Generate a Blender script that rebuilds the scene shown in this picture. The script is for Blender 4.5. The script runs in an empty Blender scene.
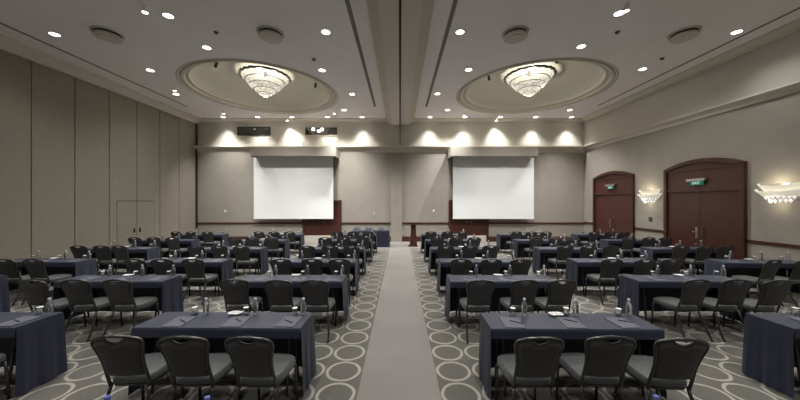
import bpy, bmesh, math, random
from mathutils import Vector, Matrix

# ------------------------------------------------------------------ camera, world, exposure
scn = bpy.context.scene
COL = scn.collection
PI = math.pi
F = 296.0            # focal length in pixels of the 800-wide frame
EYE = 2.1            # camera height
cam_d = bpy.data.cameras.new('camera')
cam_d.sensor_width = 36.0
cam_d.lens = F / 800.0 * 36.0
cam_d.shift_y = 1.5 / 800.0
cam_d.clip_start = 0.05
cam = bpy.data.objects.new('camera', cam_d)
cam.location = (0, 0, EYE)
cam.rotation_euler = (PI / 2, 0, 0)
COL.objects.link(cam)
scn.camera = cam

world = bpy.data.worlds.new('world')
scn.world = world
world.use_nodes = True
world.node_tree.nodes['Background'].inputs[0].default_value = (0.5, 0.5, 0.5, 1)
world.node_tree.nodes['Background'].inputs[1].default_value = 0.05

scn.view_settings.view_transform = 'Standard'
scn.view_settings.look = 'None'
scn.view_settings.gamma = 1.0
scn.view_settings.use_curve_mapping = False
scn.view_settings.exposure = 0.30
try:
    scn.cycles.use_denoising = True
    scn.cycles.max_bounces = 8
    scn.cycles.diffuse_bounces = 5
    scn.cycles.caustics_reflective = False
    scn.cycles.caustics_refractive = False
    scn.cycles.sample_clamp_indirect = 6.0
except Exception:
    pass

# light output of the room's lamps
W_DOWN = 250.0       # recessed downlights
W_WALL = 360.0       # downlights washing the front wall
W_SPOT = 520.0       # adjustable spotlights
W_CHAND = 90.0      # chandeliers, bare bulbs
W_CHDOWN = 2300.0    # chandeliers, light thrown down into the hall
W_SCONCE = 4.4
LAMP_COL = (1.0, 0.98, 0.94)
WARM = (1.0, 0.93, 0.78)

# room dimensions
XL, XR = -10.65, 9.65
YB, YF = -6.0, 15.5
ZC = 6.40

rnd = random.Random(7)

# ------------------------------------------------------------------ materials
MATS = {}


def mat(name, color, rough=0.6, metal=0.0, spec=0.5, noise=None, bump=None, emit=None, trans=0.0, sheen=0.0, ior=None):
    """noise=(scale, amount, detail) varies the colour; bump=(scale, strength)"""
    if name in MATS:
        return MATS[name]
    m = bpy.data.materials.new(name)
    m.use_nodes = True
    nt = m.node_tree
    b = nt.nodes['Principled BSDF']
    b.inputs['Base Color'].default_value = (*color, 1)
    b.inputs['Roughness'].default_value = rough
    b.inputs['Metallic'].default_value = metal
    b.inputs['Specular IOR Level'].default_value = spec
    if ior:
        b.inputs['IOR'].default_value = ior
    if sheen:
        b.inputs['Sheen Weight'].default_value = sheen
    if trans:
        b.inputs['Transmission Weight'].default_value = trans
    if emit:
        b.inputs['Emission Color'].default_value = (*emit[0], 1)
        b.inputs['Emission Strength'].default_value = emit[1]
    if noise or bump:
        tc = nt.nodes.new('ShaderNodeTexCoord')
    if noise:
        n = nt.nodes.new('ShaderNodeTexNoise')
        n.inputs['Scale'].default_value = noise[0]
        n.inputs['Detail'].default_value = noise[2] if len(noise) > 2 else 4
        nt.links.new(tc.outputs['Object'], n.inputs['Vector'])
        mx = nt.nodes.new('ShaderNodeMix')
        mx.data_type = 'RGBA'
        a = noise[1]
        mx.inputs[6].default_value = (*[c * (1 - a) for c in color], 1)
        mx.inputs[7].default_value = (*[min(1, c * (1 + a)) for c in color], 1)
        nt.links.new(n.outputs['Fac'], mx.inputs[0])
        nt.links.new(mx.outputs[2], b.inputs['Base Color'])
    if bump:
        n2 = nt.nodes.new('ShaderNodeTexNoise')
        n2.inputs['Scale'].default_value = bump[0]
        n2.inputs['Detail'].default_value = 3
        nt.links.new(tc.outputs['Object'], n2.inputs['Vector'])
        bp = nt.nodes.new('ShaderNodeBump')
        bp.inputs['Strength'].default_value = bump[1]
        bp.inputs['Distance'].default_value = 0.01
        nt.links.new(n2.outputs['Fac'], bp.inputs['Height'])
        nt.links.new(bp.outputs[0], b.inputs['Normal'])
    MATS[name] = m
    return m


def wood_mat(name, c1, c2, rough=0.35):
    if name in MATS:
        return MATS[name]
    m = mat(name, c1, rough)
    nt = m.node_tree
    b = nt.nodes['Principled BSDF']
    tc = nt.nodes.new('ShaderNodeTexCoord')
    mp = nt.nodes.new('ShaderNodeMapping')
    mp.inputs['Scale'].default_value = (14, 14, 0.9)
    n = nt.nodes.new('ShaderNodeTexNoise')
    n.inputs['Scale'].default_value = 2.2
    n.inputs['Detail'].default_value = 6
    n.inputs['Distortion'].default_value = 1.2
    r = nt.nodes.new('ShaderNodeValToRGB')
    r.color_ramp.elements[0].position = 0.3
    r.color_ramp.elements[0].color = (*c1, 1)
    r.color_ramp.elements[1].position = 0.7
    r.color_ramp.elements[1].color = (*c2, 1)
    nt.links.new(tc.outputs['Object'], mp.inputs[0])
    nt.links.new(mp.outputs[0], n.inputs['Vector'])
    nt.links.new(n.outputs['Fac'], r.inputs[0])
    nt.links.new(r.outputs[0], b.inputs['Base Color'])
    return m


def carpet_mat():
    m = bpy.data.materials.new('ring_carpet')
    m.use_nodes = True
    nt = m.node_tree
    N, L = nt.nodes, nt.links
    b = N['Principled BSDF']
    b.inputs['Roughness'].default_value = 0.95
    b.inputs['Specular IOR Level'].default_value = 0.1
    b.inputs['Sheen Weight'].default_value = 0.25
    tc = N.new('ShaderNodeTexCoord')
    sep = N.new('ShaderNodeSeparateXYZ')
    L.new(tc.outputs['Object'], sep.inputs[0])

    def math_(op, a, bb=None, c=None):
        n = N.new('ShaderNodeMath')
        n.operation = op
        for i, v in enumerate((a, bb, c)):
            if v is None:
                continue
            if isinstance(v, (int, float)):
                n.inputs[i].default_value = v
            else:
                L.new(v, n.inputs[i])
        return n.outputs[0]
    P = 0.45
    ax = math_('ABSOLUTE', math_('ADD', sep.outputs[0], 0.02))
    u = math_('DIVIDE', math_('SUBTRACT', ax, 0.68), P)
    v = math_('DIVIDE', math_('SUBTRACT', sep.outputs[1], 3.67), P)
    fu = math_('MULTIPLY', math_('SUBTRACT', u, math_('ROUND', u)), P)
    fv = math_('MULTIPLY', math_('SUBTRACT', v, math_('ROUND', v)), P)
    r = math_('SQRT', math_('ADD', math_('MULTIPLY', fu, fu), math_('MULTIPLY', fv, fv)))
    wob = N.new('ShaderNodeTexNoise')
    wob.inputs['Scale'].default_value = 9
    L.new(tc.outputs['Object'], wob.inputs['Vector'])
    r2 = math_('ADD', r, math_('MULTIPLY', math_('SUBTRACT', wob.outputs['Fac'], 0.5), 0.02))
    band = math_('ABSOLUTE', math_('SUBTRACT', r2, 0.196))
    mr = N.new('ShaderNodeMapRange')
    mr.inputs['From Min'].default_value = 0.021
    mr.inputs['From Max'].default_value = 0.013
    L.new(band, mr.inputs['Value'])
    pile = N.new('ShaderNodeTexNoise')
    pile.inputs['Scale'].default_value = 60
    pile.inputs['Detail'].default_value = 6
    L.new(tc.outputs['Object'], pile.inputs['Vector'])
    base = N.new('ShaderNodeMix')
    base.data_type = 'RGBA'
    base.inputs[6].default_value = (0.075, 0.070, 0.061, 1)
    base.inputs[7].default_value = (0.128, 0.121, 0.105, 1)
    L.new(pile.outputs['Fac'], base.inputs[0])
    mx = N.new('ShaderNodeMix')
    mx.data_type = 'RGBA'
    L.new(mr.outputs[0], mx.inputs[0])
    L.new(base.outputs[2], mx.inputs[6])
    mx.inputs[7].default_value = (0.325, 0.308, 0.272, 1)
    L.new(mx.outputs[2], b.inputs['Base Color'])
    bp = N.new('ShaderNodeBump')
    bp.inputs['Strength'].default_value = 0.4
    bp.inputs['Distance'].default_value = 0.01
    L.new(pile.outputs['Fac'], bp.inputs['Height'])
    L.new(bp.outputs[0], b.inputs['Normal'])
    return m


def crystal_mat():
    """lamp-lit crystal: lets the lamps inside shine through and glows itself"""
    m = bpy.data.materials.new('lit_crystal')
    m.use_nodes = True
    nt = m.node_tree
    N, L = nt.nodes, nt.links
    N.remove(N['Principled BSDF'])
    out = N['Material Output']
    tc = N.new('ShaderNodeTexCoord')
    v = N.new('ShaderNodeTexVoronoi')
    v.inputs['Scale'].default_value = 16
    L.new(tc.outputs['Object'], v.inputs['Vector'])
    mr = N.new('ShaderNodeMapRange')
    mr.inputs['From Min'].default_value = 0.0
    mr.inputs['From Max'].default_value = 0.7
    mr.inputs['To Min'].default_value = 1.15
    mr.inputs['To Max'].default_value = 0.4
    L.new(v.outputs['Distance'], mr.inputs['Value'])
    e = N.new('ShaderNodeEmission')
    e.inputs[0].default_value = (1.0, 0.94, 0.80, 1)
    L.new(mr.outputs[0], e.inputs[1])
    t = N.new('ShaderNodeBsdfTransparent')
    g = N.new('ShaderNodeBsdfGlossy')
    g.inputs['Roughness'].default_value = 0.1
    m1 = N.new('ShaderNodeMixShader')
    m1.inputs[0].default_value = 0.12
    L.new(t.outputs[0], m1.inputs[1])
    L.new(g.outputs[0], m1.inputs[2])
    m2 = N.new('ShaderNodeMixShader')
    m2.inputs[0].default_value = 0.55
    L.new(m1.outputs[0], m2.inputs[1])
    L.new(e.outputs[0], m2.inputs[2])
    L.new(m2.outputs[0], out.inputs[0])
    return m


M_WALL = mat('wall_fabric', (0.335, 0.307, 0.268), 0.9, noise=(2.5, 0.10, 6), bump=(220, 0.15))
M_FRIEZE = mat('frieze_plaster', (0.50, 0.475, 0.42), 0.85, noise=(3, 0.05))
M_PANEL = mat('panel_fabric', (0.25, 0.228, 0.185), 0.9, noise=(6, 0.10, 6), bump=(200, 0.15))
M_CEIL = mat('ceiling_paint', (0.86, 0.83, 0.84), 0.9, noise=(1.5, 0.04))
M_SOFFIT = mat('soffit_paint', (0.64, 0.60, 0.55), 0.85)
M_TRIM = mat('plaster_trim', (0.58, 0.55, 0.475), 0.7)
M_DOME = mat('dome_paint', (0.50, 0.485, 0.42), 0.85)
M_DARKGAP = mat('dark_gap', (0.02, 0.018, 0.016), 0.8)
M_SLOT = mat('slot_metal', (0.16, 0.14, 0.14), 0.6)
M_WOOD = wood_mat('red_wood', (0.052, 0.0165, 0.011), (0.080, 0.0255, 0.0175), 0.38)
M_WOODD = wood_mat('dark_wood', (0.045, 0.016, 0.011), (0.08, 0.027, 0.018), 0.4)
M_RUNNER = mat('plain_carpet', (0.175, 0.158, 0.148), 0.95, spec=0.1, sheen=0.55, noise=(0.9, 0.28, 8), bump=(90, 0.4))
M_SCREEN = mat('screen_cloth', (0.93, 0.95, 0.96), 0.8)
M_METAL = mat('silver_metal', (0.6, 0.58, 0.55), 0.3, metal=1.0)
M_BLACKMET = mat('dark_metal', (0.03, 0.028, 0.026), 0.25, spec=0.8)
M_CLOTH = mat('navy_cloth', (0.0188, 0.0235, 0.0465), 0.55, sheen=0.05, noise=(5, 0.12, 5))
M_BACKF = mat('charcoal_fabric', (0.045, 0.0435, 0.044), 0.75, sheen=0.1, noise=(30, 0.15))
M_SEATF = mat('charcoal_fabric_lit', (0.062, 0.066, 0.066), 0.45, sheen=0.2, noise=(30, 0.12))  # same fabric as the backs; overhead light on the seats put into the colour
M_PAD = mat('grey_blotter', (0.098, 0.102, 0.13), 0.7)
M_PEN = mat('black_plastic', (0.01, 0.01, 0.012), 0.4)
M_WHITE = mat('white_china', (0.86, 0.85, 0.83), 0.3)
M_PAPER = mat('white_paper', (0.8, 0.8, 0.78), 0.7)
M_PLASTIC = mat('beige_plastic', (0.5, 0.47, 0.42), 0.5)
M_CEILFIT = mat('diffuser_paint', (0.60, 0.57, 0.52), 0.7)
M_GLASS = mat('clear_glass', (0.95, 0.97, 1.0), 0.02, trans=1.0, ior=1.45)
M_PET = mat('clear_bottle', (0.88, 0.93, 0.97), 0.05, trans=0.92, ior=1.33)
M_CAP = mat('pale_cap', (0.55, 0.62, 0.72), 0.4)
M_BLUECAP = mat('blue_cap', (0.10, 0.12, 0.36), 0.4)
M_LENS = mat('lamp_lens', (1, 1, 1), 0.4, emit=((1.0, 0.96, 0.88), 9.0))
M_BOOTH = mat('booth_glass', (0.012, 0.012, 0.012), 0.04, ior=2.1)
M_SHADE = mat('sconce_glass', (0.62, 0.60, 0.53), 0.4, emit=((1.0, 0.93, 0.75), 0.38))
M_BEADS = mat('lit_beads', (0.9, 0.9, 0.88), 0.15, emit=((1.0, 0.97, 0.92), 0.5))
M_GREEN = mat('exit_green', (0.012, 0.13, 0.085), 0.4, emit=((0.03, 0.42, 0.28), 0.15))
M_LETTER = mat('exit_letter', (0.8, 0.9, 0.85), 0.4, emit=((0.75, 1.0, 0.9), 0.4))
M_CARPET = carpet_mat()
M_CRYSTAL = crystal_mat()


# ------------------------------------------------------------------ mesh helpers
class MB:
    def __init__(self):
        self.v, self.f = [], []

    def add(self, verts, faces):
        o = len(self.v)
        self.v += [tuple(p) for p in verts]
        self.f += [tuple(i + o for i in fc) for fc in faces]
        return self

    def box(self, x0, x1, y0, y1, z0, z1):
        v = [(x0, y0, z0), (x1, y0, z0), (x1, y1, z0), (x0, y1, z0), (x0, y0, z1), (x1, y0, z1), (x1, y1, z1), (x0, y1, z1)]
        f = [(3, 2, 1, 0), (4, 5, 6, 7), (0, 1, 5, 4), (1, 2, 6, 5), (2, 3, 7, 6), (3, 0, 4, 7)]
        return self.add(v, f)

    def prism(self, poly, axis, a, b):
        """poly: 2-D points; axis 'x': points are (y,z); 'y': (x,z); 'z': (x,y)"""
        def p3(p, t):
            return {'x': (t, p[0], p[1]), 'y': (p[0], t, p[1]), 'z': (p[0], p[1], t)}[axis]
        n = len(poly)
        v = [p3(p, a) for p in poly] + [p3(p, b) for p in poly]
        f = [tuple(range(n))[::-1], tuple(range(n, 2 * n))]
        f += [(i, (i + 1) % n, n + (i + 1) % n, n + i) for i in range(n)]
        return self.add(v, f)

    def loft(self, rings, cap0=True, cap1=True, closed=True):
        n = len(rings[0])
        v = [p for r in rings for p in r]
        f = []
        for k in range(len(rings) - 1):
            for i in range(n if closed else n - 1):
                j = (i + 1) % n
                f.append((k * n + i, k * n + j, (k + 1) * n + j, (k + 1) * n + i))
        if cap0:
            f.append(tuple(range(n))[::-1])
        if cap1:
            f.append(tuple(range((len(rings) - 1) * n, len(rings) * n)))
        return self.add(v, f)

    def lathe(self, prof, c=(0, 0), n=32, cap0=False, cap1=False, rmod=None):
        rings = []
        for r, z in prof:
            ring = []
            for i in range(n):
                a = 2 * PI * i / n
                rr = r * (rmod(a) if rmod else 1)
                ring.append((c[0] + rr * math.cos(a), c[1] + rr * math.sin(a), z))
            rings.append(ring)
        return self.loft(rings, cap0, cap1)

    def tube(self, pts, r, n=8, r1=None):
        pts = [Vector(p) for p in pts]
        rings = []
        up = None
        for i, p in enumerate(pts):
            d = (pts[min(i + 1, len(pts) - 1)] - pts[max(i - 1, 0)]).normalized()
            if up is None:
                up = Vector((0, 0, 1)) if abs(d.z) < 0.9 else Vector((0, 1, 0))
            a = d.cross(up)
            if a.length < 1e-4:
                a = d.cross(Vector((1, 0, 0)))
            a.normalize()
            b = a.cross(d).normalized()
            up = b
            rr = r if r1 is None else r + (r1 - r) * i / (len(pts) - 1)
            rings.append([p + a * rr * math.cos(2 * PI * k / n) + b * rr * math.sin(2 * PI * k / n) for k in range(n)])
        return self.loft(rings)

    def grid(self, nu, nv, fn):
        v = [fn(i / nu, j / nv) for j in range(nv + 1) for i in range(nu + 1)]
        f = [(j * (nu + 1) + i, j * (nu + 1) + i + 1, (j + 1) * (nu + 1) + i + 1, (j + 1) * (nu + 1) + i)
             for j in range(nv) for i in range(nu)]
        return self.add(v, f)

    def mesh(self, name, m, smooth=False, bevel=0.0, fix=True):
        me = bpy.data.meshes.new(name)
        me.from_pydata(self.v, [], self.f)
        if fix or bevel:
            bm = bmesh.new()
            bm.from_mesh(me)
            if fix:
                bmesh.ops.recalc_face_normals(bm, faces=bm.faces)
            if bevel:
                bmesh.ops.bevel(bm, geom=list(bm.edges), offset=bevel, segments=2, affect='EDGES', profile=0.7)
            bm.to_mesh(me)
            bm.free()
        me.materials.append(m)
        if smooth:
            for p in me.polygons:
                p.use_smooth = True
            if smooth == 'auto':
                try:
                    me.set_sharp_from_angle(angle=math.radians(40))
                except Exception:
                    pass
        return me

    def build(self, name, m, parent=None, smooth=False, bevel=0.0, fix=True):
        o = bpy.data.objects.new(name, self.mesh(name, m, smooth, bevel, fix))
        COL.objects.link(o)
        if parent:
            o.parent = parent
        return o


def tag(o, label, cat, group=None, kind=None):
    o['label'] = label
    o['category'] = cat
    if group:
        o['group'] = group
    if kind:
        o['kind'] = kind
    return o


def empty(name, loc=(0, 0, 0), rz=0.0, size=0.1):
    o = bpy.data.objects.new(name, None)
    o.empty_display_size = size
    o.location = loc
    o.rotation_euler = (0, 0, rz)
    COL.objects.link(o)
    return o


def struct(o):
    o['kind'] = 'structure'
    return o


def sbox(name, m, x0, x1, y0, y1, z0, z1, parent=None, bevel=0.0):
    o = MB().box(x0, x1, y0, y1, z0, z1).build(name, m, parent, bevel=bevel)
    if parent is None:
        struct(o)
    return o


KIDS = {}


def copy_tree(o, parent=None):
    c = o.copy()
    COL.objects.link(c)
    if parent:
        c.parent = parent
    for ch in o.children:
        copy_tree(ch, c)
    return c


def lamp(kind, name, loc, watts, parent=None, color=LAMP_COL, radius=0.06, cone=None, blend=0.4, aim=None):
    d = bpy.data.lights.new(name, kind)
    d.energy = watts
    d.color = color
    d.shadow_soft_size = radius
    if cone:
        d.spot_size = math.radians(cone)
        d.spot_blend = blend
    o = bpy.data.objects.new(name, d)
    COL.objects.link(o)
    o.location = loc
    if aim is not None:
        o.rotation_euler = (Vector(aim) - Vector(loc)).to_track_quat('-Z', 'Y').to_euler()
    if parent:
        o.parent = parent
    return o


# ------------------------------------------------------------------ room shell
sbox('floor', M_CARPET, XL - 0.2, XR + 0.2, YB, YF + 0.2, -0.2, 0.0)
# the plain strip of carpet along the aisle and across the front of the hall
fl = MB().box(-0.46, 0.44, YB + 0.01, 13.3, 0.0, 0.004).box(XL, XR, 13.3, YF, 0.0, 0.004)
struct(fl.build('floor_runner', M_RUNNER))

CH = [(-5.33, 11.72), (5.10, 11.66)]
R_OUT = 2.76


def ceiling():
    b = MB()
    # flat field around each circular coffer
    n = 96
    cells = [(XL - 0.2, 0.0, 8.2, YF + 0.2, CH[0]), (0.0, XR + 0.2, 8.2, YF + 0.2, CH[1])]
    for x0, x1, y0, y1, c in cells:
        inner, outer = [], []
        angs = sorted([2 * PI * i / n for i in range(n)] + [math.atan2(cy - c[1], cx - c[0]) % (2 * PI) for cx in (x0, x1) for cy in (y0, y1)])
        for a in angs:
            ca, sa = math.cos(a), math.sin(a)
            tx = ((x1 - c[0]) / ca if ca > 1e-9 else (x0 - c[0]) / ca if ca < -1e-9 else 1e9)
            ty = ((y1 - c[1]) / sa if sa > 1e-9 else (y0 - c[1]) / sa if sa < -1e-9 else 1e9)
            t = min(tx, ty)
            inner.append((c[0] + R_OUT * ca, c[1] + R_OUT * sa, ZC))
            outer.append((c[0] + t * ca, c[1] + t * sa, ZC))
        b.loft([inner, outer], False, False)
    b.add([(XL - 0.2, YB, ZC), (XR + 0.2, YB, ZC), (XR + 0.2, 8.2, ZC), (XL - 0.2, 8.2, ZC)], [(0, 1, 2, 3)])
    return b.build('ceiling', M_CEIL)


struct(ceiling())
for c in CH:
    prof = [(r_, ZC + h_) for r_, h_ in ((2.84, 0), (2.835, -0.014), (2.79, -0.018), (2.775, 0.03), (2.73, 0.035), (2.72, -0.01), (2.66, -0.025), (2.60, 0.0),
            (2.585, 0.09), (2.54, 0.10), (2.52, 0.075), (2.46, 0.085), (2.44, 0.17), (2.40, 0.20))]
    struct(MB().lathe(prof, c, 96).build('ceiling_coffer_moulding', M_TRIM, smooth='auto', fix=False))
    dome = [(2.40, ZC + 0.20)] + [(2.40 * math.cos(t), ZC + 0.20 + 0.61 * math.sin(t)) for t in [PI / 2 * k / 10 for k in range(1, 10)]] + [(0.01, ZC + 0.81)]
    struct(MB().lathe(dome, c, 96, cap1=True).build('ceiling_coffer_dome', M_DOME, smooth=True, fix=False))
    # roof lid over the coffer so that no outside light enters
    struct(MB().lathe([(3.05, ZC + 0.02), (3.05, ZC + 0.95)], c, 32, cap1=True).build('ceiling_coffer_box', M_CEIL))

# front wall, right wall, rear wall
sbox('wall_front', M_WALL, XL - 0.2, XR + 0.2, YF, YF + 0.2, 0, 4.78)
sbox('wall_front_frieze', M_FRIEZE, XL - 0.2, XR + 0.2, YF, YF + 0.2, 4.78, ZC)
sbox('wall_right', M_WALL, XR, XR + 0.2, YB, YF, 0, 4.78)
sbox('wall_right_frieze', M_FRIEZE, XR, XR + 0.2, YB, YF, 4.78, ZC)
sbox('wall_rear', M_WALL, XL - 0.2, XR + 0.2, YB - 0.2, YB, 0, ZC)

# cornice ledge on the front and right walls (profile: out, z)
cor = [(0, 4.66), (0.03, 4.66), (0.045, 4.78), (0.07, 4.84), (0.17, 4.90), (0.26, 4.925), (0.26, 4.985), (0, 4.985)]
struct(MB().prism([(YF - o, z) for o, z in cor], 'x', XL, XR).build('trim_1', M_TRIM))
cor2 = [(0, 4.76), (0.03, 4.76), (0.045, 4.84), (0.12, 4.90), (0.17, 4.93), (0.17, 4.985), (0, 4.985)]
struct(MB().prism([(XR - o, z) for o, z in cor2], 'y', YB, YF).build('trim_2', M_TRIM))
# crown moulding under the ceiling
crn = [(0, ZC), (0.30, ZC), (0.30, ZC - 0.04), (0.24, ZC - 0.05), (0.13, ZC - 0.10), (0.08, ZC - 0.115), (0.07, ZC - 0.16), (0, ZC - 0.16)]
struct(MB().prism([(YF - o * 0.7, z) for o, z in crn], 'x', XL, XR).build('trim_3', M_TRIM))
struct(MB().prism([(XR - o, z) for o, z in crn], 'y', YB, YF).build('trim_4', M_TRIM))
# left side: fascia over the folding wall
struct(MB().prism([(XL + o, z) for o, z in [(-0.2, ZC), (0.42, ZC), (0.42, ZC - 0.05), (0.30, ZC - 0.08), (0.14, ZC - 0.17), (0.10, ZC - 0.18), (0.10, 6.16), (-0.2, 6.16)]], 'y', YB, YF).build('trim_5', M_SOFFIT))
# chair rail (dark wood) and baseboard, interrupted by doors and pilaster
DL0, DL1 = -5.10, -3.06      # left door behind the screen
DR0, DR1 = 2.55, 4.62        # right door behind the screen
PX0, PX1 = -0.47, 0.10       # pilaster
rail = MB()
for a, b_ in ((XL, DL0), (DL1, PX0), (PX1, DR0), (DR1, XR)):
    rail.box(a, b_, YF - 0.035, YF, 0.925, 1.005)
struct(rail.build('trim_6', M_WOODD))
bb = MB()
for a, b_ in ((XL, DL0), (DL1, PX0), (PX1, DR0), (DR1, XR)):
    bb.box(a, b_, YF - 0.03, YF, 0.0, 0.27)
struct(bb.build('baseboard_front', M_WOODD))
# right wall doors: (y0, y1)
RD = [(12.15, 14.66), (8.22, 10.72)]
rr_, rb_ = MB(), MB()
for a, b_ in ((YB, RD[1][0]), (RD[1][1], RD[0][0]), (RD[0][1], YF)):
    rr_.box(XR - 0.035, XR, a, b_, 0.965, 1.045)
    rb_.box(XR - 0.03, XR, a, b_, 0, 0.27)
struct(rr_.build('trim_7', M_WOODD))
struct(rb_.build('baseboard_right', M_WOODD))
# pilaster where the folding partition docks
pil = MB().box(PX0, PX1, YF - 0.11, YF, 0, 4.62)
pil.box(PX0 + 0.16, PX0 + 0.18, YF - 0.115, YF - 0.10, 0, 4.62).box(PX1 - 0.20, PX1 - 0.185, YF - 0.115, YF - 0.10, 0, 4.62)
struct(pil.build('wall_front_pilaster', M_WALL))
sbox('trim_8', M_DARKGAP, -0.012, 0.022, YF - 0.012, YF, 4.985, 6.1)
# central soffit with partition track
struct(MB().box(-0.44, 0.46, YB, YF, 6.10, ZC).build('ceiling_soffit', M_SOFFIT))
st = MB()
for s0, s1, z in ((-0.60, -0.44, 6.17), (0.46, 0.62, 6.17), (-0.70, -0.60, 6.28), (0.62, 0.72, 6.28)):
    st.box(s0, s1, YB, YF, z, ZC)
struct(st.build('trim_9', M_TRIM))
sbox('trim_10', M_DARKGAP, -0.022, 0.030, YB, YF, 6.085, 6.10)

# left folding wall: panels between dark joints
joints = [15.42 - 1.145 * k for k in range(19)]
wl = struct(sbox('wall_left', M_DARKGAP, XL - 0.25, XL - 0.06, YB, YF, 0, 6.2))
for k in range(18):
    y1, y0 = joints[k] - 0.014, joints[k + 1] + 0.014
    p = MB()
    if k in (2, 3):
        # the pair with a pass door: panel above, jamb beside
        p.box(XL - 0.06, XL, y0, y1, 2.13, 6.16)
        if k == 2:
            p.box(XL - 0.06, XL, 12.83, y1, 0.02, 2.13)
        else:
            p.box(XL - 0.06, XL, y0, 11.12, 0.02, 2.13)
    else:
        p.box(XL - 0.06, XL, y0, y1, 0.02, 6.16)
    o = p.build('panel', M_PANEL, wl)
ymid = joints[3]
d1 = struct(empty('door_1', (XL, ymid, 0)))
for s in (-1, 1):
    a, b_ = (0.014, 0.84) if s > 0 else (-0.84, -0.014)
    lf = MB().box(-0.05, -0.004, a, b_, 0.03, 2.105).build('leaf', M_PANEL, d1)
    h = MB().box(-0.004, 0.03, s * 0.13 - 0.03, s * 0.13 + 0.03, 0.86, 1.02).build('handle', M_BLACKMET, lf, bevel=0.008)

# dark pocket at the end of the folding wall
sbox('trim_11', M_DARKGAP, XL - 0.02, XL + 0.06, YF - 0.08, YF - 0.002, 0, 6.16)


# ------------------------------------------------------------------ doors
def front_door(n, x0, x1):
    d = struct(empty('door_%d' % n, ((x0 + x1) / 2, YF, 0)))
    w = (x1 - x0) / 2
    fr = MB().box(-w, -w + 0.13, -0.10, 0, 0, 2.17).box(w - 0.13, w, -0.10, 0, 0, 2.17).box(-w + 0.13, w - 0.13, -0.10, 0, 2.03, 2.17)
    fr.build('door_frame', M_WOOD, d)
    for s in (-1, 1):
        a, b_ = (0.004, w - 0.13) if s > 0 else (-w + 0.13, -0.004)
        lf = MB().box(a, b_, -0.06, -0.01, 0.33, 2.03).build('leaf', M_WOOD, d)
        xm = s * 0.10
        MB().box(xm - 0.05, xm + 0.05, -0.10, -0.06, 1.02, 1.05).build('handle', M_METAL, lf)
    MB().box(-w + 0.13, w - 0.13, -0.09, 0, 0.0, 0.33).build('step', M_TRIM, d)
    return d


front_door(2, DL0, DL1)
front_door(3, DR0, DR1)


def arch_door(n, y0, y1):
    d = struct(empty('door_%d' % n, (XR, (y0 + y1) / 2, 0)))
    w = (y1 - y0) / 2
    zs, za, zl = 3.22, 3.47, 2.43

    def arch(hw, z0, z1, k=20):
        return [(hw * math.cos(PI * 0 + 0) * (1 - 2 * i / k), z0 + (z1 - z0) * (1 - (1 - 2 * i / k) ** 2)) for i in range(k + 1)]
    # outer frame: jambs and arched head
    fr = MB()
    fr.box(-0.11, 0, -w, -w + 0.11, 0, zs).box(-0.11, 0, w - 0.11, w, 0, zs)
    up = arch(w, zs, za)
    lo = arch(w - 0.11, zs - 0.08, za - 0.12)
    n_ = len(up)
    v = [(-0.11, *p) for p in up] + [(-0.11, *p) for p in lo] + [(0, *p) for p in up] + [(0, *p) for p in lo]
    f = []
    for i in range(n_ - 1):
        f += [(i, i + 1, n_ + i + 1, n_ + i), (2 * n_ + i, 2 * n_ + i + 1, i + 1, i), (n_ + i, n_ + i + 1, 3 * n_ + i + 1, 3 * n_ + i)]
    fr.add(v, f)
    fr.build('door_frame', M_WOODD, d)
    # tympanum and transom
    ty = MB().prism(arch(w - 0.10, zs - 0.06, za - 0.10), 'x', -0.05, 0)
    ty.box(-0.085, 0, -w + 0.11, w - 0.11, zs - 0.10, zs - 0.05)
    ty.build('arched_panel', M_WOOD, d)
    tr = MB().box(-0.055, 0, -w + 0.11, w - 0.11, zl + 0.05, zs - 0.10).box(-0.09, 0, -w + 0.11, w - 0.11, zl - 0.01, zl + 0.06)
    tr.build('transom_panel', M_WOOD, d)
    for s in (-1, 1):
        a, b_ = (0.004, w - 0.11) if s > 0 else (-w + 0.11, -0.004)
        lf = MB().box(-0.045, -0.002, a, b_, 0.015, zl - 0.01).build('leaf', M_WOOD, d)
        pl = MB().box(-0.058, -0.045, s * 0.11 - 0.035, s * 0.11 + 0.035, 0.92, 1.27)
        pl.build('lock_plate', M_METAL if s > 0 else M_BLACKMET, lf)
        MB().tube([(-0.058, s * 0.11, 1.12), (-0.10, s * 0.11, 1.12), (-0.105, s * 0.20, 1.12)], 0.012).build('handle', M_METAL if s > 0 else M_BLACKMET, lf)
    return d


arch_door(4, *RD[0])
arch_door(5, *RD[1])


def exit_sign(y, z, label):
    t = tag(empty('exit_sign', (XR - 0.055, y, z)), label, 'exit sign', 'exit signs over the arched doors')
    MB().box(-0.11, 0, -0.30, 0.30, 0.0, 0.075).build('housing', M_METAL, t, bevel=0.008)
    pn = MB().box(-0.075, -0.035, -0.20, 0.20, -0.125, 0.0).build('panel', M_GREEN, t)
    cu = bpy.data.curves.new('lettering', 'FONT')
    cu.body = 'EXIT'
    cu.size = 0.115
    cu.extrude = 0.003
    cu.align_x = 'CENTER'
    cu.materials.append(M_LETTER)
    tmp = bpy.data.objects.new('lettering_curve', cu)
    COL.objects.link(tmp)
    bpy.context.view_layer.update()
    me = bpy.data.meshes.new_from_object(tmp.evaluated_get(bpy.context.evaluated_depsgraph_get()))
    bpy.data.objects.remove(tmp)
    me.materials.clear()
    me.materials.append(M_LETTER)
    tx = bpy.data.objects.new('lettering', me)
    COL.objects.link(tx)
    tx.parent = pn
    tx.location = (-0.077, 0, -0.103)
    tx.rotation_euler = (PI / 2, 0, -PI / 2)
    return t


exit_sign((RD[0][0] + RD[0][1]) / 2, 2.80, 'green EXIT sign over the farther arched door')
exit_sign((RD[1][0] + RD[1][1]) / 2 + 0.05, 2.76, 'green EXIT sign over the nearer arched door')

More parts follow.
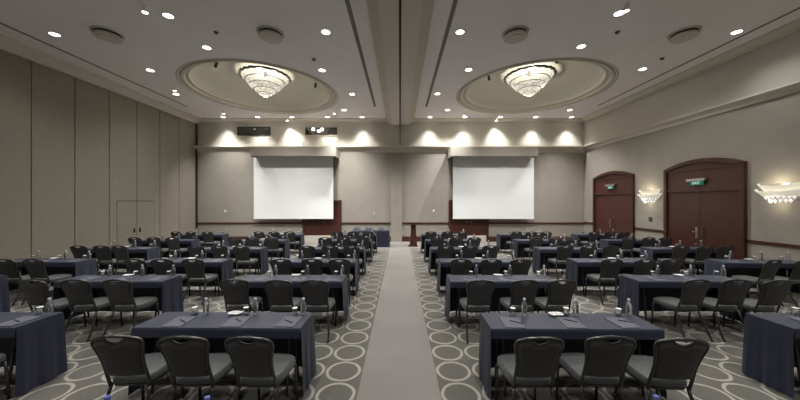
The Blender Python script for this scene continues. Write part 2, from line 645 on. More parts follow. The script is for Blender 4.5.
# ------------------------------------------------------------------ projection screens with their valances
SY = 15.22


def screen(x0, x1, z0, label, side):
    cx = (x0 + x1) / 2
    t = tag(empty('projection_screen', (cx, SY, z0)), label, 'screen', 'projection screens')
    w = (x1 - x0) / 2
    MB().box(-w, w, -0.006, 0.006, 0.0, 4.62 - z0).build('screen_cloth', M_SCREEN, t)
    MB().box(-w - 0.01, w + 0.01, -0.018, 0.018, -0.045, 0.0).build('bottom_bar', M_WHITE, t, bevel=0.006)
    # housing box with a fabric-faced valance
    VY = 14.55
    v0, v1 = (-7.38, -3.17) if x0 < 0 else (2.49, 6.78)
    o = struct(MB().box(v0, v1, VY, VY + 0.06, 4.34, 4.79)
               .box(v0, v1, VY + 0.06, YF, 4.62, 4.79)
               .box(v0, v0 + 0.06, VY + 0.06, YF, 4.33, 4.62)
               .box(v1 - 0.06, v1, VY + 0.06, YF, 4.33, 4.62)
               .build('trim_%d' % side, M_WALL))
    return t


screen(-7.52, -3.43, 1.245, 'white projection screen lowered from the left valance of the front wall', 12)
screen(2.72, 6.88, 1.245, 'white projection screen lowered from the right valance of the front wall', 13)

# projection booth windows in the frieze
for n, (x0, x1) in enumerate(((-8.48, -6.80), (-4.95, -3.28))):
    w = struct(empty('window_%d' % (n + 1), ((x0 + x1) / 2, YF, 5.78)))
    hw = (x1 - x0) / 2
    MB().box(-hw, hw, -0.012, 0, -0.20, 0.20).build('window_pane', M_BOOTH, w)
    fr = MB().box(-hw - 0.03, hw + 0.03, -0.03, 0, 0.20, 0.225).box(-hw - 0.03, hw + 0.03, -0.03, 0, -0.225, -0.20)
    fr.box(-hw - 0.03, -hw, -0.03, 0, -0.20, 0.20).box(hw, hw + 0.03, -0.03, 0, -0.20, 0.20)
    fr.build('window_frame', M_FRIEZE if n else M_BLACKMET, w)

# ------------------------------------------------------------------ ceiling fittings
GZ = ZC
# linear air slots
for i, (x, y0, y1, w, lab) in enumerate(((-9.62, YB + 0.2, 13.4, 0.035, 'long dark linear air slot along the left edge of the ceiling'),
                                         (-1.13, YB + 0.2, 13.4, 0.05, 'long dark linear air slot left of the central soffit'),
                                         (1.19, YB + 0.2, 13.4, 0.05, 'long dark linear air slot right of the central soffit'),
                                         (8.87, YB + 0.2, 13.3, 0.035, 'long dark linear air slot along the right edge of the ceiling'))):
    o = MB().box(x - w, x + w, y0, y1, GZ - 0.009, GZ - 0.001).build('air_slot', M_SLOT)
    tag(o, lab, 'air vent', 'linear air slots in the ceiling')

dl_proto = None


def downlight(x, y, label, watts=W_DOWN, cone=130, blend=1.0):
    global dl_proto
    if dl_proto is None:
        t = empty('downlight', (x, y, GZ))
        MB().lathe([(0.098, 0.0), (0.125, 0.0), (0.125, -0.012), (0.098, -0.012), (0.098, 0.0)], n=28).build('trim_ring', M_WHITE, t)
        MB().lathe([(0.098, 0.0), (0.098, -0.008)], n=24, cap0=True, cap1=True).build('lens', M_LENS, t)
        dl_proto = t
    else:
        t = copy_tree(dl_proto)
        t.location = (x, y, GZ)
    tag(t, label, 'ceiling light', 'recessed downlights in the ceiling')
    if 13 < y < 15:
        watts, cone = 750, 96
    elif abs(x) > 7.8 and y < 15:
        watts *= 0.55
    lamp('SPOT', 'downlight_lamp', (x, y, GZ - 0.03), watts, cone=cone, blend=blend, radius=0.09, aim=(x, y, 0))
    return t


# the row close to the front wall
ordn = ['first', 'second', 'third', 'fourth', 'fifth', 'sixth', 'seventh', 'eighth', 'ninth', 'tenth']
for i, x in enumerate((-9.0, -7.25, -5.5, -3.69, -1.93, 1.53, 3.3, 5.1, 6.9, 8.73)):
    downlight(x, 15.06, 'round recessed downlight washing the front wall, %s from the left' % ordn[i], W_WALL, 84, 0.9)
for x, y, lab in ((-8.87, 7.6, 'round downlight near the ceiling edge above the left folding wall'),
                  (-8.17, 9.68, 'round downlight just left of the left ceiling coffer'),
                  (-8.96, 11.84, 'round downlight between the left coffer and folding wall'),
                  (-5.36, 6.84, 'round downlight nearest the camera on the left half of ceiling'),
                  (-5.39, 8.26, 'round downlight just in front of the left ceiling coffer'),
                  (-1.88, 7.5, 'round downlight between the two left ceiling discs and the central soffit'),
                  (-2.55, 9.68, 'round downlight close to the right rim of the left coffer'),
                  (-1.92, 11.84, 'round downlight beside the left slot, level with the left chandelier'),
                  (-2.63, 13.9, 'round downlight past the left coffer, beside a small spotlight'),
                  (1.52, 7.5, 'round downlight nearest the camera right of the central soffit'),
                  (2.23, 9.64, 'round downlight close to the left rim of the right coffer'),
                  (1.49, 11.8, 'round downlight beside the right slot, level with the right chandelier'),
                  (2.23, 13.9, 'round downlight past the left rim of the right coffer'),
                  (7.97, 13.9, 'round downlight past the right rim of the right coffer'),
                  (7.87, 9.6, 'round downlight just right of the right ceiling coffer'),
                  (8.53, 7.5, 'round downlight near the ceiling edge above the right wall'),
                  (5.0, 6.75, 'round downlight nearest the camera on the right half of ceiling'),
                  (5.02, 8.2, 'round downlight just in front of the right ceiling coffer')):
    downlight(x, y, lab)
# the same lighting continues over the part of the hall behind the camera
for x in (-8.5, -5.2, -1.9, 1.6, 5.0, 8.4):
    for y in (4.3, 1.2, -2.4):
        lamp('SPOT', 'hall_lamp', (x, y, GZ - 0.03), W_DOWN * (0.6 if abs(x) > 7.8 else 1.0), cone=130, blend=1.0, radius=0.09, aim=(x, y, 0))

sp_proto = None


def spotlight(x, y, aim, label, watts=W_SPOT):
    global sp_proto
    if sp_proto is None:
        t = empty('spotlight', (x, y, GZ))
        MB().lathe([(0.05, 0.0), (0.05, -0.02), (0.015, -0.025), (0.015, -0.05)], n=16, cap0=True, cap1=True).build('mount', M_WHITE, t)
        h = MB().lathe([(0.045, -0.05), (0.058, -0.07), (0.058, -0.15), (0.052, -0.15)], n=20, cap0=True).build('lamp_head', M_WHITE, t)
        MB().lathe([(0.052, -0.148), (0.052, -0.152)], n=20, cap0=True, cap1=True).build('lens', M_LENS, t)
        sp_proto = t
    else:
        t = copy_tree(sp_proto)
        t.location = (x, y, GZ)
    tag(t, label, 'spotlight', 'small spotlights under the ceiling')
    lamp('SPOT', 'spotlight_lamp', (x, y, GZ - 0.17), watts, cone=84, blend=1.0, radius=0.05, aim=aim)


spotlight(-5.6, 6.5, (-5.0, 9.0, 0), 'small bright spotlight nearest the camera, left half of the ceiling')
spotlight(4.93, 6.45, (4.6, 9.0, 0), 'small bright spotlight nearest the camera, right half of the ceiling')
spotlight(-8.45, 11.1, (-6.5, 12.5, 0), 'small spotlight at the left rim of the left coffer')
spotlight(-8.35, 14.0, (-9.0, 15.5, 2.4), 'small spotlight in front of the left booth window')
spotlight(-5.8, 15.2, (-5.5, 15.5, 3.5), 'small spotlight close to the front wall above the left screen', 160.0)
spotlight(-3.1, 14.0, (-2.3, 15.5, 2.4), 'small spotlight past the right rim of the left coffer')
spotlight(3.1, 14.3, (1.9, 15.5, 2.4), 'small spotlight past the left rim of the right coffer')
spotlight(4.95, 15.2, (5.0, 15.5, 3.5), 'small spotlight close to the front wall above the right screen', 160.0)

cd_proto = None
for x, y, lab in ((-7.45, 7.55, 'round ceiling air disc left of the nearest left spotlight'), (-3.3, 7.55, 'round ceiling air disc between left coffer and central soffit'),
                  (2.94, 7.55, 'round ceiling air disc between central soffit and right coffer'), (7.25, 7.55, 'round ceiling air disc right of the nearest right spotlight')):
    if cd_proto is None:
        t = empty('ceiling_diffuser', (x, y, GZ))
        MB().lathe([(0.30, 0.0), (0.33, 0.0), (0.32, -0.025), (0.27, -0.03), (0.27, 0.0)], n=36).build('ring', M_CEILFIT, t, smooth='auto')
        MB().lathe([(0.27, -0.002), (0.27, -0.006)], n=36, cap0=True, cap1=True).build('throat', M_DARKGAP, t)
        MB().lathe([(0.06, -0.005), (0.06, -0.06), (0.27, -0.07), (0.29, -0.09), (0.28, -0.13), (0.20, -0.135), (0.19, -0.15), (0.02, -0.155)], n=36, cap0=True, cap1=True).build('disc', M_CEILFIT, t, smooth='auto')
        cd_proto = t
    else:
        t = copy_tree(cd_proto)
        t.location = (x, y, GZ)
    tag(t, lab, 'air diffuser', 'round air discs in the ceiling')

for x, y, lab in ((-4.66, 7.5, 'small dark smoke detector between the left disc and downlight'), (-2.6, 8.93, 'small dark smoke detector near the front rim of the left coffer'),
                  (5.5, 7.49, 'small dark smoke detector below the nearest right spotlight'), (7.85, 8.87, 'small dark smoke detector between right disc and right coffer')):
    t = tag(empty('smoke_detector', (x, y, GZ)), lab, 'smoke detector', 'smoke detectors on the ceiling')
    MB().lathe([(0.055, 0), (0.055, -0.02), (0.04, -0.05), (0.02, -0.055)], n=20, cap0=True, cap1=True).build('body', mat('detector_grey', (0.10, 0.095, 0.09), 0.5), t, smooth='auto')
    MB().lathe([(0.065, 0.0), (0.065, -0.01)], n=20, cap0=True, cap1=True).build('base', M_CEILFIT, t)


# ------------------------------------------------------------------ chandeliers
def chandelier(c, label):
    z0 = ZC + 0.64
    t = tag(empty('chandelier', (c[0], c[1], z0)), label, 'chandelier', 'crystal chandeliers in the coffers')
    lobes = lambda k, a: (lambda th: 1 + a * abs(math.sin(k * th / 2)))
    MB().lathe([(0.84, 0.02), (0.91, 0.02), (0.925, 0.0), (0.91, -0.05), (0.845, -0.05), (0.84, 0.02)], n=120, rmod=lobes(20, 0.045)).build('rim', M_BLACKMET, t, fix=True)
    for k in range(20):
        a = 2 * PI * k / 20
        MB().tube([(0.88 * math.cos(a), 0.88 * math.sin(a), -0.03), (0.975 * math.cos(a), 0.975 * math.sin(a), -0.02)], 0.022, 6).build('rim_peg', M_BLACKMET, t)
    tiers = [(0.83, 0.72, 0.0, -0.19), (0.68, 0.56, -0.19, -0.36), (0.55, 0.42, -0.36, -0.53), (0.37, 0.25, -0.53, -0.67), (0.20, 0.07, -0.67, -0.79)]
    for i, (r0, r1, za, zb) in enumerate(tiers):
        k = [40, 34, 26, 18, 10][i]
        pr = [(r0 * 0.985, za - 0.01), (r0, za - 0.05), (r0 * 0.97 + r1 * 0.03, (za * 2 + zb) / 3), ((r0 + r1) / 2, za * 0.3 + zb * 0.7), (r1, zb)]
        MB().lathe(pr, n=k * 6, rmod=lobes(k, 0.05)).build('crystal_tier', M_CRYSTAL, t, smooth='auto')
        MB().lathe([(r1 * 0.96, zb), (r1 * 1.03, zb), (r1 * 1.03, zb - 0.014), (r1 * 0.96, zb - 0.014), (r1 * 0.96, zb)], n=48).build('tier_ring', mat('bronze_wire', (0.16, 0.13, 0.08), 0.4, metal=0.6), t)
    MB().lathe([(0.02, -0.78), (0.05, -0.81), (0.035, -0.85), (0.004, -0.88)], n=16, cap0=True, cap1=True).build('finial', M_BLACKMET, t, smooth=True)
    MB().lathe([(0.06, 0.0), (0.06, 0.17)], n=16, cap0=True, cap1=True).build('stem', M_BLACKMET, t)
    # lamps inside the crystal
    lamp('SPOT', 'chandelier_downlight', (c[0], c[1], z0 - 0.5), W_CHDOWN, color=LAMP_COL, radius=0.12, cone=140, blend=1.0, aim=(c[0], c[1], 0))
    for k in range(3):
        a = 2 * PI * k / 3 + 0.4
        lamp('POINT', 'chandelier_lamp', (c[0] + 0.32 * math.cos(a), c[1] + 0.32 * math.sin(a), z0 - 0.28), W_CHAND / 3, color=WARM, radius=0.10)
    return t


chandelier(CH[0], 'tiered crystal chandelier in the left ceiling coffer')
chandelier(CH[1], 'tiered crystal chandelier in the right ceiling coffer')

# small dark spot heads hanging inside the coffers
for x, y, z, lab in ((-6.45, 10.4, 7.0, 'small dark lamp head in left coffer, left of the chandelier'), (-3.45, 12.1, 6.95, 'small dark lamp head in left coffer, right of the chandelier'),
                     (5.45, 10.35, 7.12, 'small dark lamp head in right coffer, right of the chandelier'), (3.45, 11.5, 7.0, 'small dark lamp head in right coffer, left of the chandelier')):
    t = tag(empty('lamp_head', (x, y, z)), lab, 'lamp head', 'dark lamp heads inside the coffers')
    MB().tube([(0, 0, 0.12), (0, 0, -0.02)], 0.018, 8).build('stem', M_BLACKMET, t)
    MB().tube([(0, 0.03, -0.02), (0, -0.06, -0.19)], 0.05, 12).build('shade', M_BLACKMET, t)


# ------------------------------------------------------------------ wall sconces on the right wall
def sconce(y, z, label):
    t = tag(empty('wall_sconce', (XR, y, z)), label, 'wall lamp', 'crystal wall sconces on the right wall')
    MB().box(-0.03, 0, -0.16, 0.16, -0.10, 0.34).build('back_plate', M_METAL, t, bevel=0.008)

    def half(ry, rx, z0_, z1_, sweep, th=0.02):
        b = MB()
        n, m_ = 28, 3
        def fn(u, v):
            a = PI * u
            k = 0.70 + 0.30 * v
            e = abs(math.cos(a)) ** 2
            return (-rx * k * math.sin(a) - 0.005, ry * k * math.cos(a), z0_ + (z1_ - z0_) * v + sweep * e * v)
        b.grid(n, m_, fn)
        b.grid(n, m_, lambda u, v: tuple(Vector(fn(u, v)) * 1.0 + Vector((0, 0, -th))))
        return b
    half(0.47, 0.26, 0.16, 0.28, 0.08).build('upper_bowl', M_SHADE, t, smooth='auto', fix=False)
    half(0.52, 0.30, 0.03, 0.13, 0.08).build('lower_bowl', M_SHADE, t, smooth='auto', fix=False)
    # rows of hanging crystals
    for ry, rx, za, n in ((0.28, 0.22, 0.045, 9), (0.21, 0.16, -0.05, 7)):
        b = MB()
        for i in range(n):
            a = PI * (i + 0.5) / n
            cx, cy = -rx * math.sin(a) - 0.01, ry * math.cos(a)
            s = 0.040
            v = [(cx, cy, za)] + [(cx + s * math.cos(q), cy + s * math.sin(q), za - 0.05) for q in (0, PI / 2, PI, 3 * PI / 2)] + [(cx, cy, za - 0.115)]
            b.add(v, [(0, 1, 2), (0, 2, 3), (0, 3, 4), (0, 4, 1), (5, 2, 1), (5, 3, 2), (5, 4, 3), (5, 1, 4)])
        b.build('crystal_row', M_BEADS, t)
    lamp('POINT', 'sconce_lamp', (XR - 0.24, y, z + 0.36), W_SCONCE, color=(1.0, 0.88, 0.62), radius=0.07)
    lamp('POINT', 'sconce_lamp', (XR - 0.20, y, z - 0.20), W_SCONCE * 0.35, color=(1.0, 0.88, 0.62), radius=0.06)
    return t


sconce(11.40, 2.20, 'lit crystal wall sconce between the two arched doors')
sconce(7.48, 2.22, 'lit crystal wall sconce right of the nearer arched door')

# small wall plates
for x, z, m_, lab in ((-9.15, 1.60, M_WHITE, 'small white wall plate left of the left screen'), (1.76, 1.62, M_WHITE, 'small white wall plate left of the right screen'),
                      (-1.36, 1.47, M_PLASTIC, 'small grey wall plate above the side table')):
    o = MB().box(x - 0.05, x + 0.05, YF - 0.02, YF, z - 0.06, z + 0.06).build('wall_plate', m_, bevel=0.005)
    tag(o, lab, 'wall plate')
for x, lab in ((-5.18, 'small grey device on the frieze above the left valance'), (5.06, 'small grey device on the frieze above the right valance')):
    t = tag(empty('wall_device', (x, YF, 5.08)), lab, 'wall device')
    MB().box(-0.07, 0.07, -0.10, -0.03, -0.07, 0.11).build('body', M_CEILFIT, t, bevel=0.012)
    MB().box(-0.025, 0.025, -0.03, 0, -0.02, 0.05).build('bracket', M_BLACKMET, t)
o = MB().box(XR - 0.025, XR, 11.33, 11.47, 1.36, 1.50).build('wall_thermostat', M_BLACKMET, bevel=0.006)
tag(o, 'small dark wall control below the sconce between the arched doors', 'wall control')

# ------------------------------------------------------------------ lectern and side table at the front
t = tag(empty('lectern', (0.63, 13.95, 0)), 'dark red wooden lectern standing at the head of the aisle', 'lectern')
MB().box(-0.24, 0.20, -0.24, 0.22, 0, 0.045).build('base', M_WOOD, t, bevel=0.008)
sq = lambda x, y, z: [(-x, -y, z), (x, -y, z), (x, y, z), (-x, y, z)]
MB().loft([sq(0.17, 0.15, 0.045), sq(0.155, 0.14, 0.3), sq(0.12, 0.12, 0.62), sq(0.115, 0.12, 1.0)]).build('column', M_WOOD, t)
tp = MB().add([(-0.32, -0.22, 1.03), (0.32, -0.22, 1.03), (0.32, 0.22, 1.0), (-0.32, 0.22, 1.0), (-0.32, -0.22, 1.09), (0.32, -0.22, 1.09), (0.32, 0.22, 1.05), (-0.32, 0.22, 1.05)],
              [(3, 2, 1, 0), (4, 5, 6, 7), (0, 1, 5, 4), (1, 2, 6, 5), (2, 3, 7, 6), (3, 0, 4, 7)])
tp.build('reading_top', M_WOODD, t)


def cloth_mb(hx, hy, zt, hem_front, hem_end, hem_back, seed, flare=0.03, amp=0.016):
    r = random.Random(seed)
    b = MB()
    ph = [r.uniform(0, 6.28) for _ in range(12)]

    def sag(x, y):
        return 0.0015 * math.sin(9 * x + ph[0]) * math.sin(11 * y + ph[1])
    b.grid(20, 6, lambda u, v: (hx * (2 * u - 1), hy * (2 * v - 1), zt + sag(hx * (2 * u - 1), hy * (2 * v - 1)) * (1 if 0 < u < 1 and 0 < v < 1 else 0)))

    def side(p0, p1, out, hem, k, a, fl, nu, nv):
        p0, p1, out = Vector(p0), Vector(p1), Vector(out)
        L = (p1 - p0).length

        def fn(u, v):
            d = (zt - hem) * v
            p = p0.lerp(p1, u)
            q = d / 0.75
            o = 0.010 * min(1, d / 0.02) + fl * q ** 1.2
            o += a * q * (math.sin(2 * PI * k * u + ph[2 + int(L * 3) % 5]) * 0.6 + math.sin(2 * PI * k * 2.3 * u + ph[7]) * 0.4)
            w = 0.014 * math.sin(3 * PI * u + ph[8]) * q
            p = p + out * o + (p1 - p0).normalized() * (2 * u - 1) * 0.022 * q
            return (p.x, p.y, zt - d + abs(w) * (0.5 if v > 0.9 else 0))
        b.grid(nu, nv, fn)
    side((-hx, -hy, 0), (hx, -hy, 0), (0, -1, 0), hem_front, 3.0, amp, flare, 36, 6)
    side((hx, hy, 0), (-hx, hy, 0), (0, 1, 0), hem_back, 7.0, amp, flare * 0.6, 48, 8)
    side((hx, -hy, 0), (hx, hy, 0), (1, 0, 0), hem_end, 2.2, amp * 1.25, flare * 1.3, 20, 10)
    side((-hx, hy, 0), (-hx, -hy, 0), (-1, 0, 0), hem_end, 2.2, amp * 1.25, flare * 1.3, 20, 10)
    return b


ST = (-1.38, 13.85)
t = tag(empty('side_table', (ST[0], ST[1], 0)), 'skirted side table near the front wall, left of the lectern', 'table')
MB().box(-0.86, 0.86, -0.28, 0.28, 0.715, 0.742).build('tabletop', M_WOODD, t)
for sx in (-1, 1):
    for sy in (-1, 1):
        MB().tube([(sx * 0.78, sy * 0.22, 0.715), (sx * 0.78, sy * 0.22, 0.0)], 0.018).build('leg', M_BLACKMET, t)
o = cloth_mb(0.87, 0.29, 0.745, 0.012, 0.012, 0.012, 99, 0.015, 0.012).build('tablecloth', M_CLOTH, smooth='auto', fix=False)
o.location = (ST[0], ST[1], 0)
tag(o, 'floor length navy cloth on the side table near the front wall', 'tablecloth')

# ------------------------------------------------------------------ proto furniture
# banquet chair: origin on the floor, faces +Y


def chair_w(v):
    # half width of the back from bottom (0) to shoulder (1)
    pts = [(0, 0.176), (0.15, 0.172), (0.35, 0.172), (0.55, 0.180), (0.75, 0.198), (0.87, 0.210), (0.94, 0.211), (1.0, 0.198)]
    for (a, wa), (b_, wb) in zip(pts, pts[1:]):
        if v <= b_:
            k = (v - a) / (b_ - a)
            return wa + (wb - wa) * k
    return pts[-1][1]


ZB0, ZSH, CROWN = 0.515, 0.885, 0.040


def back_y(z):
    return -0.205 - (z - 0.45) * 0.30


def make_chair():
    root = empty('banquet_chair')
    # seat cushion
    def ring(k, z, n=32):
        out = []
        for i in range(n):
            a = 2 * PI * i / n
            ca, sa = math.cos(a), math.sin(a)
            ex = 0.42
            x = math.copysign(abs(ca) ** ex, ca)
            y = math.copysign(abs(sa) ** ex, sa)
            hw = 0.207 + 0.010 * y
            out.append((x * hw * k, 0.015 + y * 0.225 * k, z + 0.008 * (1 - abs(x)) * (1 if z > 0.47 else 0)))
        return out
    s = MB().loft([ring(0.93, 0.415), ring(0.99, 0.425), ring(1.0, 0.45), ring(0.985, 0.472), ring(0.93, 0.487), ring(0.7, 0.494), ring(0.3, 0.497)])
    s.build('seat', M_SEATF, root, smooth='auto')
    fr = MB().loft([ring(0.93, 0.392), ring(0.95, 0.395), ring(0.95, 0.412), ring(0.9, 0.416)])
    fr.build('seat_frame', M_BLACKMET, root, smooth='auto')
    # upholstered back with a hand-hold notch under the top rail
    nu, nv = 24, 10

    def ztop(u, notch=True):
        z = ZSH + CROWN * (1 - abs(u) ** 2.2)
        if notch:
            q = abs(u) * 0.19
            if q < 0.068:
                z -= 0.022 + 0.034 * math.cos(q / 0.068 * PI / 2)
            else:
                z -= 0.006
        return z

    def pt(u, v, side):
        U = 2 * u - 1
        z = ZB0 + v * (ztop(U) - ZB0)
        x = U * chair_w(v) * 0.965
        edge = min(1.0, (1 - abs(U)) / 0.12, v / 0.07 + 0.0, (1 - v) / 0.07)
        th = 0.004 + 0.017 * math.sqrt(max(0, edge))
        y = back_y(z) - 0.018 * (1 - U * U) + side * th
        return (x, y, z)
    bk = MB()
    bk.grid(nu, nv, lambda u, v: pt(u, v, 1))
    bk.grid(nu, nv, lambda u, v: pt(u, v, -1))
    n1 = (nu + 1) * (nv + 1)
    per = [i for i in range(nu + 1)] + [j * (nu + 1) + nu for j in range(1, nv + 1)] + [nv * (nu + 1) + i for i in range(nu - 1, -1, -1)] + [j * (nu + 1) for j in range(nv - 1, 0, -1)]
    bk.f += [(per[i], per[(i + 1) % len(per)], per[(i + 1) % len(per)] + n1, per[i] + n1) for i in range(len(per))]
    bk.build('backrest', M_BACKF, root, smooth='auto')
    # tubular back frame
    path = []
    for side in (-1, 1):
        leg = []
        for k in range(13):
            v = k / 12
            z = 0.40 + (ZSH - 0.40) * v
            vv = max(0, (z - ZB0) / (ZSH - ZB0))
            leg.append((side * chair_w(vv) * (1.0), back_y(z) - 0.002, z))
        if side == -1:
            path += leg
        else:
            for k in range(1, 16):
                U = -1 + 2 * k / 16
                z = ztop(U, False) + 0.004
                path.append((U * 0.198, back_y(z) - 0.018 * (1 - U * U), z))
            path += leg[::-1]
    MB().tube(path, 0.0140, 8).build('back_frame', M_BLACKMET, root, smooth=True)
    for sx in (-1, 1):
        MB().tube([(sx * 0.168, -0.185, 0.42), (sx * 0.178, -0.215, 0.33), (sx * 0.20, -0.30, 0.12), (sx * 0.205, -0.365, 0.004)], 0.0150, 8).build('leg', M_BLACKMET, root, smooth=True)
        MB().tube([(sx * 0.195, 0.19, 0.41), (sx * 0.20, 0.20, 0.30), (sx * 0.205, 0.215, 0.004)], 0.0140, 8).build('leg', M_BLACKMET, root, smooth=True)
    return root


CHAIR = make_chair()
chair_used = [False]
CG = 'charcoal banquet chairs at the training tables'


def put(proto, used, x, y, z, rz):
    if not used[0]:
        used[0] = True
        o = proto
    else:
        o = copy_tree(proto)
    o.location = (x, y, z)
    o.rotation_euler = (0, 0, rz)
    return o


# training table
def make_table():
    root = empty('training_table')
    MB().box(-0.895, 0.895, -0.215, 0.215, 0.722, 0.744).build('tabletop', M_WOODD, root)
    for sx in (-1, 1):
        for sy in (-1, 1):
            MB().tube([(sx * 0.74, sy * 0.08, 0.722), (sx * 0.74, sy * 0.17, 0.0)], 0.015, 8).build('leg', M_BLACKMET, root)
    return root


TABLE = make_table()
table_used = [False]
CLOTHS = [cloth_mb(0.905, 0.225, 0.748, 0.645, 0.012, 0.07, s, 0.016, 0.016).mesh('tablecloth', M_CLOTH, 'auto', 0, False) for s in (3, 14, 25, 36, 47)]

# bottle
def make_bottle(capm):
    root = empty('water_bottle')
    MB().lathe([(0.0295, 0.0), (0.0315, 0.006), (0.0315, 0.03), (0.0300, 0.036), (0.0315, 0.042), (0.0315, 0.118), (0.029, 0.132), (0.020, 0.155), (0.0135, 0.168), (0.0125, 0.176)], n=16, cap0=True, cap1=True).build('body', M_PET, root, smooth='auto')
    MB().lathe([(0.0155, 0.176), (0.0155, 0.196), (0.0145, 0.198)], n=16, cap0=True, cap1=True).build('cap', capm, root, smooth='auto')
    return root


BOTTLE = make_bottle(M_CAP)
bottle_used = [False]


def make_glass():
    root = empty('drinking_glass')
    MB().lathe([(0.0, 0.084), (0.027, 0.084), (0.0285, 0.08), (0.034, 0.001), (0.0325, 0.001), (0.0268, 0.078), (0.0, 0.078)], n=18).build('tumbler', M_GLASS, root, smooth='auto')
    MB().lathe([(0.031, 0.0845), (0.031, 0.0875)], n=18, cap0=True, cap1=True).build('paper_lid', M_PAPER, root)
    return root


GLASS = make_glass()
glass_used = [False]
PADM = MB().box(-0.105, 0.105, -0.14, 0.14, 0, 0.006).mesh('writing_pad', M_PAD)


def make_pen():
    root = empty('pen')
    MB().tube([(-0.07, 0, 0.005), (0.055, 0, 0.005), (0.07, 0, 0.005)], 0.005, 8).build('barrel', M_PEN, root)
    MB().tube([(0.02, 0, 0.011), (0.062, 0, 0.011)], 0.0018, 6).build('clip', M_METAL, root)
    return root


PEN = make_pen()
pen_used = [False]


def make_dish():
    root = empty('mint_dish')
    def rr(k, z):
        return [(math.copysign(abs(math.cos(a)) ** 0.5, math.cos(a)) * 0.078 * k, math.copysign(abs(math.sin(a)) ** 0.5, math.sin(a)) * 0.055 * k, z) for a in [2 * PI * i / 28 for i in range(28)]]
    MB().loft([rr(0.8, 0), rr(0.85, 0.004), rr(1.0, 0.024), rr(0.96, 0.024), rr(0.82, 0.008), rr(0.1, 0.007)]).build('dish', M_WHITE, root, smooth='auto')
    r = random.Random(5)
    b = MB()
    for i in range(16):
        x, y = r.uniform(-0.05, 0.05), r.uniform(-0.03, 0.03)
        z = 0.013 + r.uniform(0, 0.012)
        b.lathe([(0.002, z - 0.005), (0.011, z - 0.002), (0.011, z + 0.003), (0.002, z + 0.006)], (x, y), 8, True, True)
    m = b.build('mints', M_PAPER, root)
    m['kind'] = 'stuff'
    return root


DISH = make_dish()
dish_used = [False]

# ------------------------------------------------------------------ table layout
ROWN = {0: 'row just below the frame', 1: 'nearest row', 2: 'second row', 3: 'third row', 4: 'fourth row', 5: 'fifth row', 6: 'sixth row'}
COLN = {'Z': 'along the left wall', 'A': 'in the left block', 'B': 'left of the aisle', 'C': 'right of the aisle', 'D': 'in the right block', 'E': 'along the right wall'}
# x of the end nearest the aisle
ENDX = {'A': [None, -4.10, -4.00, -3.97, -3.95, -3.97, -4.02],
        'B': [-1.03, -1.04, -0.96, -0.99, -1.02, -0.99, -0.97],
        'C': [0.955, 0.955, 0.84, 0.895, 0.87, 0.88, 0.88],
        'D': [None, 4.17, 4.03, 3.95, 3.96, 4.04, 4.06],
        'Z': [None, None, -7.20, -7.20, -7.17, -7.20, -7.20],
        'E': [None, None, None, 7.14, 7.16, 7.18, 7.20]}
NEAR = [1.38, 3.15, 4.98, 6.57, 8.38, 10.2, 12.0]
SEATN = ['left', 'middle', 'right']
# extra yaw for some chairs (row, column, seat): degrees
YAW = {(1, 'C', 2): -4, (1, 'C', 1): -2, (1, 'B', 0): 4, (1, 'B', 1): 2, (2, 'D', 0): 3, (3, 'E', 0): 12, (3, 'E', 1): 10}
NUDGE = {(2, 'B'): (-0.09, 0, -0.08), (3, 'B'): (0, 0.03, 0.0), (2, 'A'): (-0.04, -0.04, -0.01), (3, 'Z'): (0, 0.03, 0.0), (4, 'Z'): (0.09, 0.10, 0.0),
         (3, 'A'): (0.05, -0.06, -0.01), (2, 'C'): (0.02, 0.07, 0.05), (3, 'D'): (-0.05, -0.02, 0), (1, 'B'): (0.0, -0.02, 0.0)}
SKIP = {(1, 'A', 0), (1, 'A', 1), (1, 'D', 1), (1, 'D', 2), (2, 'Z', 0), (2, 'Z', 1), (2, 'Z', 2), (3, 'Z', 0), (3, 'E', 2)}

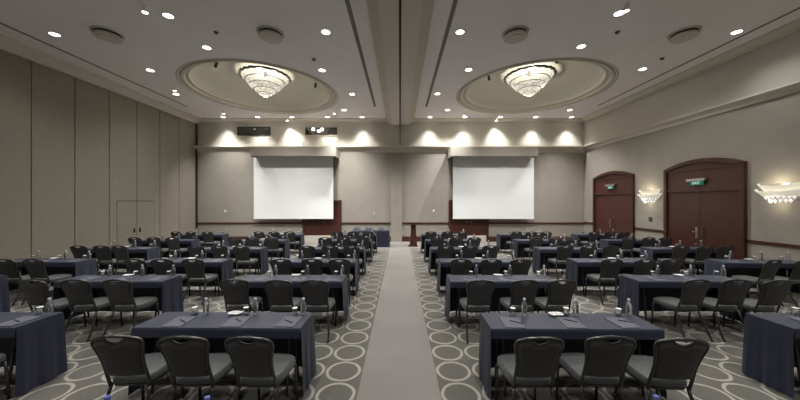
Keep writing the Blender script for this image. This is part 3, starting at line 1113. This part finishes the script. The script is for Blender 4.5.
tables = [(r, c) for c in 'ZABCDE' for r in range(7) if ENDX[c][r] is not None]
for (r, c) in tables:
    left = c in 'ZAB'
    cx = ENDX[c][r] + (-0.925 if left else 0.925)
    cy = NEAR[r] + 0.24
    if c in 'CD' and r == 1:
        cy -= 0.03
    if (r, c) == (3, 'E'):
        cy -= 0.12
    tyaw = math.radians({('E', 3): -3}.get((c, r), rnd.uniform(-0.8, 0.8)))
    where = '%s %s' % (ROWN[r], COLN[c])
    T = Matrix.Translation((cx, cy, 0)) @ Matrix.Rotation(tyaw, 4, 'Z')
    tb = put(TABLE, table_used, cx, cy, 0, tyaw)
    tag(tb, 'narrow training table under navy cloth, %s' % where, 'table', 'training tables under navy cloths')
    cl = bpy.data.objects.new('tablecloth', CLOTHS[(r * 3 + ord(c)) % 5])
    COL.objects.link(cl)
    cl.location = (cx, cy, 0)
    cl.rotation_euler = (0, 0, tyaw)
    tag(cl, 'navy tablecloth draped over the training table, %s' % where, 'tablecloth', 'navy tablecloths')
    for s in range(3):
        sx = {'C': (-0.59, 0.03, 0.62), 'D': (-0.50, 0.115, 0.675), 'E': (-0.62, 0.0, 0.57)}.get(c, (-0.53, 0.08, 0.675))[s]
        if (r, c) == (1, 'C'):
            sx = (-0.655, -0.02, 0.575)[s]
        if s == 1:
            MID = sx
        hx_ = sx + NUDGE.get((r, c), (0, 0, 0))[s]
        # chairs
        if r > 0 and (r, c, s) not in SKIP:
            p = T @ Vector((hx_ + rnd.uniform(-0.01, 0.01), -0.24 - 0.215 + rnd.uniform(-0.02, 0.02), 0))
            yaw = tyaw + math.radians(YAW.get((r, c, s), rnd.uniform(-3, 3)))
            ch = put(CHAIR, chair_used, p.x, p.y, 0, yaw)
            tag(ch, 'charcoal crown-back banquet chair, %s seat, %s' % (SEATN[s], where), 'chair', CG)
        # things on the table
        def on(dx, dy, z=0.7495):
            q = T @ Vector((sx + dx, dy, z))
            return q.x, q.y, q.z
        if r == 0:
            if (c, s) in (('B', 1), ('B', 2), ('C', 0)):
                if 'BB' not in globals():
                    BB = make_bottle(M_BLUECAP)
                    bb_used = [False]
                o = put(BB, bb_used, *on(0.14 if left else 0.23, 0.135), 0)
                tag(o, 'water bottle with blue cap at the bottom edge, %s seat %s' % (SEATN[s], COLN[c]), 'bottle', 'blue-capped bottles at the bottom edge')
            continue
        if r == 1 and ((c == 'A' and s < 2) or (c == 'D' and s > 0)):
            continue
        if r == 2 and c == 'Z':
            continue
        side = 0.16 if left else 0.23
        j = lambda a: rnd.uniform(-a, a)
        seat = '%s seat, %s' % (SEATN[s], where)
        o = put(BOTTLE, bottle_used, *on(side + j(0.03), 0.15 + j(0.015)), j(1.5))
        tag(o, 'clear water bottle on navy cloth, %s' % seat, 'bottle', 'water bottles on the training tables')
        o = put(GLASS, glass_used, *on(side - 0.115 + j(0.01), 0.15 + j(0.015)), j(1.5))
        tag(o, 'upturned glass with white paper lid, %s' % seat, 'glass', 'upturned glasses on the training tables')
        if r <= 4:
            pad = bpy.data.objects.new('writing_pad', PADM)
            COL.objects.link(pad)
            pad.location = on(0.03 + j(0.02), -0.06 + j(0.01))
            py_ = j(0.08)
            pad.rotation_euler = (0, 0, tyaw + py_)
            tag(pad, 'grey writing pad lying on navy cloth, %s' % seat, 'writing pad', 'grey writing pads on the training tables')
            o = put(PEN, pen_used, *on(0.05 + j(0.02), -0.05 + j(0.03), 0.7555), math.radians(-35) + j(0.4))
            tag(o, 'black pen lying across a grey writing pad, %s' % seat, 'pen', 'pens on the writing pads')
    if r > 0 and (r, c) not in ((1, 'A'), (1, 'D'), (2, 'Z')):
        q = T @ Vector((MID + side - 0.115 - 0.13, 0.15, 0.7495))
        o = put(DISH, dish_used, q.x, q.y, q.z, tyaw + rnd.uniform(-0.1, 0.1))
        tag(o, 'white mint dish on navy cloth, %s' % where, 'dish', 'white mint dishes on the training tables')

# upturned glasses grouped on trays on the side table
GL2 = None
for k, (gx, nm) in enumerate(((-0.62, 'left'), (-0.08, 'middle'), (0.50, 'right'))):
    tr = tag(empty('tray', (ST[0] + gx, ST[1] - 0.02, 0.746)), 'oblong %s tray of glasses on the side table' % nm, 'tray', 'trays on the side table')
    MB().box(-0.19, 0.19, -0.13, 0.13, 0, 0.008).build('tray_base', M_METAL, tr)
    MB().box(-0.19, 0.19, -0.13, -0.122, 0.008, 0.022).box(-0.19, 0.19, 0.122, 0.13, 0.008, 0.022).build('tray_lip', M_METAL, tr)
    for a in range(4):
        for b_ in range(2):
            if GL2 is None:
                GL2 = MB().lathe([(0.0, 0.004), (0.028, 0.002), (0.032, 0.02), (0.037, 0.16), (0.035, 0.16), (0.030, 0.02), (0.0, 0.012)], n=14).mesh('tumbler', mat('blue_tinted_glass', (0.62, 0.70, 0.80), 0.12, trans=0.55), 'auto')
            g = bpy.data.objects.new('tumbler', GL2)
            COL.objects.link(g)
            g.location = (ST[0] + gx - 0.13 + 0.087 * a, ST[1] - 0.075 + 0.11 * b_, 0.753)
            tag(g, 'tall tumbler on the %s tray of the side table' % nm, 'glass', 'tall tumblers on the %s tray' % nm)

print('objects', len(bpy.data.objects))
